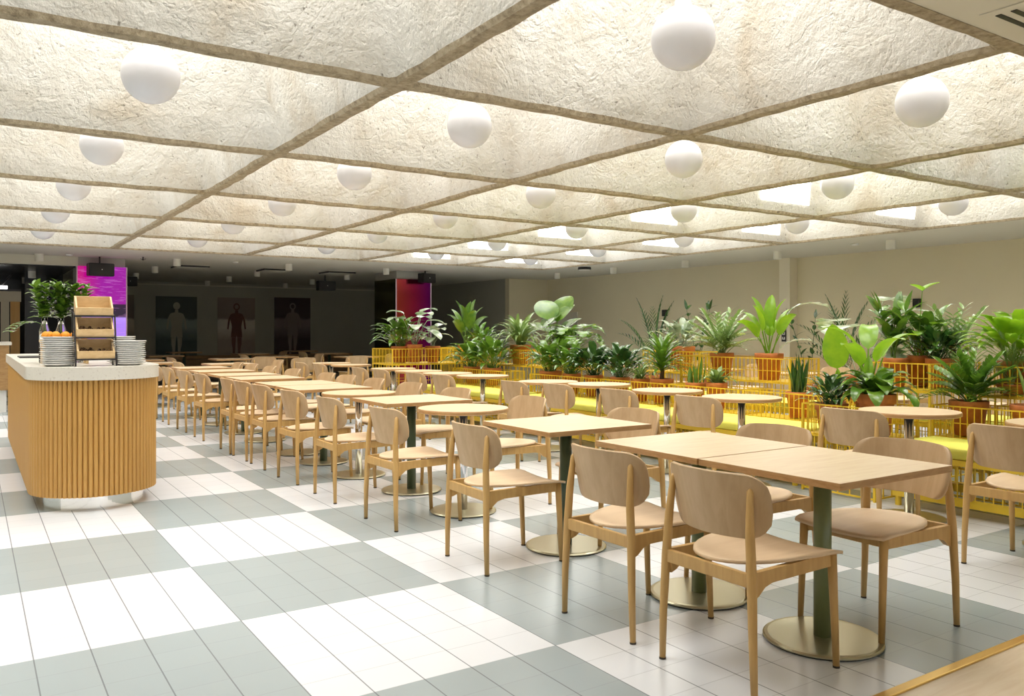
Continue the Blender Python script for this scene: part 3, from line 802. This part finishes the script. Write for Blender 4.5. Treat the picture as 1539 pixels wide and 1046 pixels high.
floorplant('potted_rubber_plant', 'slim dark rubber plant left of the fine-leaved palm', 11.9, 8.95, 'rubber', 1.30, .5, M['lfd'], 54, 2)
P('potted_dieffenbachia', 'bushy bright plant behind the zz plant in the nearest tall basket', (7.12, 2.78, HZ), .12, .26, 'peace', .46, .6, M['lfb'], 61, 24)
P('potted_peace_lily', 'leafy plant at the rear of the tall basket with the rubber plant', (7.42, 4.32, HZ), .12, .26, 'peace', .50, .6, M['lf'], 62, 30)
P('potted_zz_plant', 'feathery plant left of the bright light green dieffenbachia', (7.42, 4.06, HZ), .12, .26, 'zz', .50, .7, M['lfp'], 63, 20)
P('potted_peace_lily', 'leafy plant between the large round leaves and the monstera', (7.05, 9.36, HZ), .10, .26, 'peace', .36, .5, M['lf'], 64, 26)
# monstera on a floor stand
bm = BM(); wires(bm, -.17, .17, -.17, .17, .01, .57, .08, .14); box(bm, -.165, .165, -.165, .165, .555, .569)
o = obj('plant_stand', bm, M['yellow']); o.location = (7.4, 4.98, 0); tag(o, 'square yellow wire stand under the tall monstera', 'plant stand')

# ------------------------------------------------------------------ ceiling fittings
g0 = None
cells = [(0, -1), (1, -1)]+[(i, j) for j in range(0, 5) for i in range(-1, 4)]
for i, j in cells:
    cx, cy = GX+GS*(i+.5), GY+GS*(j+.5)
    lab = 'white globe lamp in the %s coffer row away, %s visible from the left' % (ORD[j+1], ORD[i+1] if j >= 0 else ORD[i])
    if g0 is None:
        g0 = thing('globe_lamp', lab, 'lamp', (cx, cy, 2.855), 0, 'white globe pendants under the skylights')
        bm = BM(); bmesh.ops.create_uvsphere(bm, u_segments=40, v_segments=24, radius=.170); obj('globe', bm, M['globe'], g0, True)
        bm = lathe(BM(), [(0, .165), (.045, .165), (.045, .195), (.02, .215), (0, .215)], 20); obj('cap', bm, M['white'], g0)
        bm = tube(BM(), [(0, 0, .215), (0, 0, ZS+HT-2.855)], .006, 8); obj('cord', bm, M['white'], g0)
    else: dup(g0, (cx, cy, 2.855), 0, lab, 'white globe pendants under the skylights')
d0 = None
lamps = [(1.05, 17.3, 'over the bulkhead by the violet column'), (1.05, 19.4, 'second in the dark kitchen ceiling'), (1.05, 21.8, 'third in the dark kitchen ceiling')]
for a, x in enumerate((3.38, 5.6, 7.82)):
    for b_, y in enumerate((17.1, 19.4, 21.9, 24.2)):
        lamps.append((x, y, 'in the %s line along the rear ceiling, %s from the skylights' % (ORD[a], ORD[b_])))
for b_, y in enumerate((7.5, 9.65, 11.9, 14.1, 16.2)): lamps.append((11.93, y, 'on the ceiling strip along the cream wall, %s from the camera' % ORD[b_]))
for x, y, w_ in lamps:
    z = ZS if not (x < 1.5 and y > 17.75) else 2.5
    lab = 'small white cylinder downlight '+w_
    if d0 is None:
        d0 = thing('downlight', lab, 'lamp', (x, y, z), 0, 'white cylinder downlights')
        bm = lathe(BM(), [(0, 0), (.070, 0), (.070, -.135), (.064, -.14), (.058, -.14), (.055, -.12), (0, -.12)], 24); o = obj('housing', bm, M['lampw'], d0)
        bm = lathe(BM(), [(0, -.119), (.054, -.119), (.054, -.121), (0, -.123)], 20); obj('lens', bm, M['blackm'], d0)
    else: dup(d0, (x, y, z), 0, lab, 'white cylinder downlights')
for x, y, lab in [(1.52, 17.1, 'flat white smoke detector on the ceiling left of the violet column'), (4.5, 17.1, 'flat white smoke detector on the rear ceiling between the first two lines of cans'), (11.9, 8.1, 'flat white smoke detector beside a downlight over the cream wall')]:
    bm = lathe(BM(), [(0, 0), (.06, 0), (.055, -.025), (.03, -.032), (0, -.032)], 20); o = obj('smoke_detector', bm, M['white'], None, True); o.location = (x, y, ZS); tag(o, lab, 'smoke detector', 'smoke detectors')
t = thing('ceiling_speaker', 'round dark-ringed ceiling speaker near the end of the cream wall', 'speaker', (11.35, 14.4, ZS))
bm = lathe(BM(), [(0, 0), (.14, 0), (.15, -.05), (.13, -.055), (0, -.055)], 28); obj('housing', bm, M['black'], t)
bm = lathe(BM(), [(0, -.056), (.125, -.056), (.12, -.07), (0, -.075)], 28); obj('grille', bm, M['lampw'], t)
sp_ = thing('sprinkler', 'small metal sprinkler head on the ceiling right of the violet column', 'sprinkler', (2.75, 17.0, ZS))
bm = tube(BM(), [(0, 0, 0), (0, 0, -.06)], .012, 8); obj('stem', bm, M['blackm'], sp_)
bm = BM(); tube(bm, [(-.05, 0, -.03), (0, 0, -.06), (.05, 0, -.03)], .005, 6); obj('arm', bm, M['blackm'], sp_)
def vent(x0, x1, y0, y1, z, n, along, label):
    t = thing('ceiling_vent', label, 'vent', ((x0+x1)/2, (y0+y1)/2, z), 0, 'ceiling air vents')
    hx, hy = (x1-x0)/2, (y1-y0)/2
    bm = BM(); box(bm, -hx, hx, -hy, hy, -.006, 0); obj('frame', bm, M['soffit'], t)
    if n == 2:
        bm = BM(); box(bm, -hx*.96, hx*.96, -hy*.96, hy*.96, -.04, -.006); obj('louvre_box', bm, M['black'], t)
        bm = BM(); box(bm, -hx*.90, hx*.90, -hy*.8, hy*.9, -.044, -.04); obj('cover', bm, M['soffit'], t)
        return
    for k in range(n):
        q = (k+.5)/n*2-1; bm = BM()
        if along == 'x': box(bm, -hx*.9, hx*.9, q*hy*.9-hy/n*.36, q*hy*.9+hy/n*.36, -.009, -.0055)
        obj('slot', bm, M['black'], t)
for (a, b_, c_, d_), lab in zip([(3.65, 4.35, 18.5, 19.2), (5.5, 6.15, 18.5, 19.2), (7.0, 7.7, 18.5, 19.2)], ['dark slotted air vent on the rear ceiling nearest the violet column', 'dark slotted air vent in the middle of the rear ceiling', 'dark slotted air vent on the rear ceiling nearest the red column']):
    vent(a, b_, c_, d_, ZS, 2, 'x', lab)
vent(3.74, 4.85, 1.50, 1.93, ZS, 6, 'x', 'near ceiling vent with long black slots at the top right corner')
def speaker(x, y, z, rz, label, s=1.0):
    t = thing('loudspeaker', label, 'speaker', (x, y, z), rz, 'black loudspeakers')
    bm = BM(); prism(bm, [(-.22*s, -.12*s), (.22*s, -.12*s), (.22*s, .12*s), (-.22*s, .12*s)], 'y', -.11*s, .11*s)
    bmesh.ops.bevel(bm, geom=bm.edges[:], offset=.01, segments=2, affect='EDGES'); obj('cabinet', bm, M['black'], t)
    bm = BM(); box(bm, -.20*s, .20*s, -.116*s, -.111*s, -.10*s, .10*s); obj('grille', bm, M['blackm'], t)
    bm = BM(); box(bm, -.02, .02, .11*s, .11*s+.03, -.02, .02); tube(bm, [(0, .06, .12*s), (0, .06, 2.691-z)], .015, 8); obj('bracket', bm, M['black'], t)
    bm = BM(); box(bm, -.008, .008, -.12*s, -.1165*s, -.008, .008); o = obj('badge', bm, M['white'], t)
speaker(2.06, 17.33, 2.44, .12, 'black loudspeaker hanging in front of the violet column')
speaker(3.0, 20.6, 2.42, .5, 'black loudspeaker right of the violet column, half hidden by it', .9)
speaker(8.95, 17.3, 2.52, .25, 'black loudspeaker at the top right of the red mirrored column', .9)
speaker(7.5, 20.0, 2.42, 0, 'black loudspeaker on the rear ceiling above the darkest poster', 1.0)
for y, z, lab in [(13.92, 1.62, 'small black wall speaker on the cream wall above the dark palm'), (7.89, 1.68, 'small black wall speaker on the cream wall behind the tall heart leaf')]:
    t = thing('wall_speaker', lab, 'speaker', (XR, y, z))
    bm = BM(); box(bm, -.09, -.01, -.055, .055, 0, .15, .006); obj('cabinet', bm, M['black'], t)
    bm = BM(); box(bm, -.012, 0, -.03, .03, .05, .1); obj('bracket', bm, M['blackm'], t)

# ------------------------------------------------------------------ posters
def poster(x0, x1, z0, z1, top, band, low, fig, label, ring_):
    t = thing('poster', label, 'poster', ((x0+x1)/2, YB, z0), 0, 'figure posters on the rear wall')
    w, h = (x1-x0)/2, z1-z0
    m = mat('poster print '+label[:12], top, .5); tt, N, L, b = nt(m)
    tc = N.new('ShaderNodeTexCoord'); s = N.new('ShaderNodeSeparateXYZ'); L.new(tc.outputs['Object'], s.inputs[0])
    nz = noise(m, coord(m, (1, 1, 1.4)), 3.2, 3)
    zz = math_(m, 'ADD', math_(m, 'DIVIDE', s.outputs[2], h), math_(m, 'MULTIPLY', math_(m, 'SUBTRACT', nz, .5), .12))
    L.new(ramp(m, zz, [(0, low), (.3, low), (.52, band), (.62, band), (.66, top), (1, top)]), b.inputs['Base Color'])
    bm = BM(); box(bm, -w, w, -.03, -.002, 0, h); obj('panel', bm, m, t)
    if fig:
        bm = BM(); k = h/1.9
        def pr(pts): prism(bm, [(a*k, c_*k) for a, c_ in pts], 'y', -.034, -.0302)
        pr([(-.215, 1.30), (-.19, 1.37), (-.13, 1.405), (-.05, 1.42), (-.045, 1.50), (.045, 1.50), (.05, 1.42), (.13, 1.405), (.19, 1.37), (.215, 1.30), (.16, 1.08), (.145, .98), (.165, .80), (.17, .66), (.02, .64), (0, .72), (-.02, .64), (-.17, .66), (-.165, .80), (-.145, .98), (-.16, 1.08)])
        pr([(-.29, .92), (-.25, .90), (-.19, 1.28), (-.21, 1.33), (-.26, 1.2)]); pr([(.29, .92), (.26, 1.2), (.21, 1.33), (.19, 1.28), (.25, .90)])
        pr([(-.155, .655), (-.02, .635), (-.035, .42), (-.055, .06), (-.125, .05), (-.12, .3), (-.15, .45)]); pr([(.155, .655), (.15, .45), (.115, .30), (.105, .12), (.045, .13), (.03, .42), (.02, .635)])
        obj('figure', bm, mat('poster figure '+label[:12], fig, .6), t)
        bm = BM(); n = 24
        ro, ri = .100*k, (.062*k if ring_ else 0)
        zc = 1.615*k
        for q in range(n):
            a0, a1 = 2*PI*q/n, 2*PI*(q+1)/n
            def c_(r, a): return (r*math.cos(a), zc+r*1.12*math.sin(a))
            prism(bm, [c_(ri+.001, a0), c_(ro, a0), c_(ro, a1), c_(ri+.001, a1)], 'y', -.034, -.0302)
        obj('head', bm, mat('poster head '+label[:12], fig, .6), t)
poster(2.55, 3.87, .46, 2.30, (.24, .19, .15), (.55, .50, .40), (.32, .28, .20), None, 'brownish poster partly hidden behind the plate stacks, nearest the violet column', False)
poster(4.44, 5.57, .46, 2.28, (.045, .055, .045), (.30, .36, .33), (.05, .085, .075), (.42, .40, .32), 'dark green poster of a pale walking figure in waves', False)
poster(6.16, 7.26, .46, 2.28, (.30, .22, .18), (.70, .64, .56), (.40, .32, .26), (.17, .05, .035), 'pinkish poster of a brown figure whose head is a ring', True)
poster(7.86, 9.0, .50, 2.32, (.06, .022, .026), (.24, .17, .17), (.05, .018, .022), (.26, .20, .18), 'very dark maroon poster of a pale figure, nearest the red column', True)

# ------------------------------------------------------------------ service counter
def stadium(x, y0, y1, r, n=40, ry=.12):
    pts = [(x+r*math.cos(a), y0+r+r*math.sin(a)) for a in [PI+PI*k/n for k in range(n+1)]]
    pts += [(x+r, y1), (x-r, y1)]
    return pts
CXc, CR, CY0, CY1 = .785, .44, 6.54, 10.8
ct = thing('service_counter', 'fluted oak service counter with a thick pale stone top and rounded end', 'counter', (CXc, CY0+CR, 0))
bm = BM(); prism(bm, stadium(0, -CR+.10, CY1-CY0-CR-.1, CR-.10), 'z', 0, .105)
obj('plinth', bm, M['steel'], ct)['label'] = 'mirror-polished steel plinth'
# scalloped slats round the outline
path = []
r = CR-.012
L1 = CY1-CY0-CR
npt = int(L1/.034)
path += [((r, L1-L1*k/npt), (1, 0)) for k in range(npt)]
na = int(PI*r/.034)
path += [((r*math.cos(-PI*k/na), r*math.sin(-PI*k/na)), (math.cos(-PI*k/na), math.sin(-PI*k/na))) for k in range(na)]
path += [((-r, L1*k/npt), (-1, 0)) for k in range(npt+1)]
pts = []
for k in range(len(path)-1):
    (p, n_), (q, n2) = path[k], path[k+1]
    for s, dep in ((0, -.012), (.12, -.002), (.36, .005), (.64, .005), (.88, -.002)):
        x = p[0]+(q[0]-p[0])*s; y = p[1]+(q[1]-p[1])*s
        nx = n_[0]+(n2[0]-n_[0])*s; ny = n_[1]+(n2[1]-n_[1])*s
        pts.append((x+nx*dep, y+ny*dep))
bm = BM(); n = len(pts)
va = [bm.verts.new((p[0], p[1], .105)) for p in pts]; vb = [bm.verts.new((p[0], p[1], .938)) for p in pts]
for k in range(n-1): bm.faces.new((va[k], va[k+1], vb[k+1], vb[k]))
bm.faces.new((va[-1], va[0], vb[0], vb[-1]))
bm.faces.new(va[::-1]); bm.faces.new(vb)
obj('fluted_body', bm, M['flute'], ct)
bm = BM(); prism(bm, stadium(0, -CR-.012, L1+.01, CR+.012, 48), 'z', .938, 1.03)
bmesh.ops.bevel(bm, geom=[e for e in bm.edges if abs(e.verts[0].co.z-e.verts[1].co.z) < 1e-5], offset=.004, segments=1, affect='EDGES')
obj('worktop', bm, M['stone'], ct)
ZC = 1.0302
# plates
def plate_mesh(r):
    return lathe(BM(), [(0, 0), (r*.62, 0), (r*.66, .004), (r*.98, .017), (r, .019), (r*.99, .021), (r*.66, .009), (r*.6, .005), (0, .005)], 36)
pl0 = None
def pstack(x, y, cnt, rr, where):
    global pl0
    rnd = random.Random(cnt)
    for k in range(cnt):
        lab = 'white china plate in the stack %s, %s from the top' % (where, ORD[cnt-1-k])
        if pl0 is None: pl0 = obj('plate', plate_mesh(.125), M['plate'], None, True); o = pl0
        else: o = pl0.copy(); COL.objects.link(o)
        o.location = (x+rnd.uniform(-.004, .004), y+rnd.uniform(-.004, .004), ZC+k*.0150); o.scale = (rr/.125, rr/.125, 1)
        tag(o, lab, 'plate', 'plates on the counter, stack '+where)
pstack(.545, 6.90, 14, .125, 'left of the crate rack')
pstack(1.005, 6.83, 12, .120, 'right of the crate rack')
pstack(1.01, 7.22, 14, .105, 'behind the right stack')
# crate rack
rk = thing('display_rack', 'three-tier black wire rack holding wooden crates on the counter', 'rack', (.775, 6.80, ZC))
tiers = [(0.0, .055), (.045, .215), (.09, .375)]
for s in (-1, 1):
    bm = tube(BM(), [(s*.135, -.05, 0), (s*.135, -.05, .055), (s*.135, .0, .215), (s*.135, .045, .375)], .006, 8); obj('upright', bm, M['blackm'], rk)
    bm = tube(BM(), [(s*.135, .14, 0), (s*.135, .18, .42)], .006, 8); obj('upright', bm, M['blackm'], rk)
for dy, z in tiers:
    bm = BM(); box(bm, -.138, .138, -.055+dy, -.04+dy, z-.012, z); box(bm, -.138, .138, .11+dy*.6, .125+dy*.6, z+.02, z+.034)
    for s in (-1, 1): tube(bm, [(s*.132, -.048+dy, z-.006), (s*.132, .118+dy*.6, z+.027)], .005, 6)
    obj('shelf_rail', bm, M['blackm'], rk)
for (dy, z), w_ in zip(tiers, ('bottom', 'middle', 'top')):
    t = thing('wooden_crate', 'small open pine crate on the %s tier of the counter rack' % w_, 'crate', (.775, 6.80+dy, ZC+z+.002), 0, 'pine crates on the rack')
    t.rotation_euler = (R(11), 0, 0)
    w, d, hf, hb, th = .125, .155, .062, .125, .012
    def part(nm, f):
        b2 = BM(); f(b2); obj(nm, b2, M['crate'], t)
    part('base', lambda q: box(q, -w, w, -.045, d-.045, 0, th))
    part('front_board', lambda q: box(q, -w, w, -.045, -.045+th, th, hf))
    part('back_board', lambda q: box(q, -w, w, d-.045-th, d-.045, th, hb))
    for s in (-1, 1):
        xa, xb = (w-th, w) if s > 0 else (-w, -w+th)
        part('side_board', lambda q: prism(q, [(-.045+th, th), (d-.045-th, th), (d-.045-th, hb), (d-.085, hb), (-.045+th, hf)], 'x', xa, xb))
    if w_ != 'top':
        b2 = BM(); rnd = random.Random(len(w_))
        for k in range(46):
            x = rnd.uniform(-.10, .10); y = rnd.uniform(-.02, .085); zz = rnd.uniform(.02, .05); a = rnd.uniform(-.5, .5)
            tube(b2, [(x-.012*math.cos(a), y-.02, zz), (x, y, zz+.012), (x+.012*math.cos(a), y+.015, zz+.004)], .005, 5)
        o = obj('tea_sachets' if w_ == 'middle' else 'coffee_beans', b2, mat('brown contents '+w_, (.10, .05, .02), .6))
        o['kind'] = 'stuff'; o.location = (.775, 6.80+dy, ZC+z+.004); o.rotation_euler = (R(11), 0, 0)
        tag(o, 'heap of small dark brown items inside the %s pine crate' % w_, 'dry goods')
# vases with foliage, oranges
fb = thing('fruit_stand', 'low wooden stand of oranges behind the left plate stack', 'stand', (.62, 7.35, ZC))
bm = BM(); box(bm, -.17, .17, -.10, .10, .17, .19, .004); obj('top', bm, M['crate'], fb)
for sx in (-1, 1):
    for sy in (-1, 1):
        bm = BM(); box(bm, sx*.15-.01, sx*.15+.01, sy*.08-.01, sy*.08+.01, 0, .17); obj('leg', bm, M['crate'], fb)
o0 = None
for k, (x, y) in enumerate([(-.13, -.055), (-.065, -.06), (.0, -.055), (.065, -.06), (.13, -.055), (-.10, .05)]):
    lab = 'orange on the low wooden stand, %s from the left' % ORD[k] if k < 5 else 'orange at the back of the low wooden stand'
    if o0 is None:
        bm = BM(); bmesh.ops.create_uvsphere(bm, u_segments=20, v_segments=12, radius=.033); o0 = obj('orange', bm, M['orange'], None, True); o = o0
    else: o = o0.copy(); COL.objects.link(o)
    o.location = (.62+x, 7.35+y, ZC+.19+.0325); tag(o, lab, 'orange', 'oranges on the stand')
for k, (x, y) in enumerate([(.50, 7.62), (.62, 7.66), (.74, 7.62)]):
    vz = thing('glass_vase', 'slim clear glass vase of leafy cuttings behind the oranges, %s from the left' % ORD[k], 'vase', (x, y, ZC), 0, 'vases of cuttings')
    bm = lathe(BM(), [(0, 0), (.038, 0), (.040, .01), (.040, .26), (.024, .31), (.022, .36), (.019, .36), (.021, .31), (.036, .258), (.036, .012), (0, .010)], 20); obj('vase', bm, M['glass'], vz, True)
    lf = BM(); st = BM(); rnd = random.Random(60+k)
    for s_ in range(5):
        az0 = s_*1.26+k; e = R(rnd.uniform(72, 86)); p = Vector((0, 0, .05)); pts = [p.copy()]; m_ = 14
        for s in range(m_):
            d = Vector((math.cos(az0)*math.cos(e), math.sin(az0)*math.cos(e), math.sin(e)))
            if s < 7: d = Vector((math.cos(az0)*.03, math.sin(az0)*.03, 1)).normalized()
            p = p+d*.040; pts.append(p.copy())
            if s > 6:
                for sg_ in (0, 1.6, 3.2, 4.8): leafblade(lf, p, s*2.4+sg_+rnd.random(), R(rnd.uniform(5, 60)), rnd.uniform(.07, .115), .048, .8, .2, 'lance', 5)
        tube(st, pts, .003, 5, False)
    if k == 0:
        p = Vector((0, 0, .30)); pts = [p.copy()]; e = R(30)
        for s in range(9):
            d = Vector((-.80*math.cos(e), .55*math.cos(e), math.sin(e))); p = p+d*.032; pts.append(p.copy()); e -= .17
            if s > 1:
                for sg_ in (-1, 1): leafblade(lf, p, R(146)+sg_*.8, 0, .085, .075, .6, .15, 'lance', 5)
        tube(st, pts, .003, 5, False)
    obj('foliage', lf, M['lf'], vz, True); obj('stems', st, M['lf'], vz, True)
bm = BM(); box(bm, -.16, .16, -.22, .22, 0, .012, .004); o = obj('serving_tray', bm, M['black']); o.location = (.55, 9.3, ZC); tag(o, 'flat black tray lying far back on the counter top', 'tray')

# kiosk far left behind the counter
ks = thing('kiosk', 'kiosk with a cream fascia and timber posts in the dark far left', 'kiosk', (0, 19, 0))
cr = mat('cream kiosk board', (.55, .50, .38), .7)
bm = BM(); box(bm, -2.5, .84, -.1, .1, 1.86, 2.06); obj('fascia', bm, cr, ks)
bm = BM(); box(bm, .66, .82, -.06, .06, 0, 1.86); obj('post', bm, M['flute'], ks)
bm = BM(); box(bm, .50, .64, -.05, .05, 0, 1.86); obj('post', bm, cr, ks)
bm = BM(); box(bm, -2.5, .84, -.1, 1.6, 2.06, 2.10); obj('roof', bm, M['blackm'], ks)
bl = thing('lamp_bar', 'bright white strip lamp on top of the cream kiosk fascia', 'lamp', (.45, 19.0, 2.10))
bm = BM(); box(bm, -.5, .16, -.05, .05, 0, .07); obj('lit_tube', bm, mat('lit lamp', (1, 1, 1), .5, emit=(1, .98, .95), es=3), bl)
bm = BM(); tube(bm, [(.05, 0, .07), (.22, 0, .28)], .02, 8); obj('bracket', bm, M['black'], bl)
kc = thing('serving_counter', 'brown fronted serving counter with a pale top at the far left edge', 'counter', (-.6, 15.6, 0))
bm = BM(); box(bm, -1.2, 1.12, -.3, .3, .35, 1.06); obj('front', bm, M['wallwood'], kc)
bm = BM(); box(bm, -1.2, 1.15, -.33, .33, 1.06, 1.11); obj('worktop', bm, M['stone'], kc)
bm = BM(); box(bm, -1.2, 1.08, -.26, .26, 0, .35); obj('base', bm, M['white'], kc)
bm = BM(); box(bm, 1.0, 1.05, 21.0, 21.1, 0, 2.5); box(bm, 1.36, 1.41, 21.0, 21.1, 0, 2.5); box(bm, 1.05, 1.36, 21.02, 21.08, 0, 2.5)
bm2 = bm; struct('door_2', bm2, mat('black gloss door', (.03, .03, .032), .2))

# ------------------------------------------------------------------ light, camera, colour
w = bpy.data.worlds.new('world'); sc.world = w; w.use_nodes = True
w.node_tree.nodes['Background'].inputs[0].default_value = (.9, .95, 1, 1); w.node_tree.nodes['Background'].inputs[1].default_value = .6
cam = bpy.data.cameras.new('camera'); co = link(bpy.data.objects.new('camera', cam)); sc.camera = co
cam.sensor_width = 36; cam.sensor_fit = 'HORIZONTAL'; cam.lens = 36*1242.8/1539
cam.shift_y = -26.1/1539; cam.clip_start = .05
co.location = (0, 0, 1.291); co.rotation_euler = (R(90), 0, -R(33.235))
vs_ = sc.view_settings
vs_.view_transform = 'Standard'; vs_.look = 'None'; vs_.gamma = 1; vs_.use_curve_mapping = False
vs_.exposure = 0.46
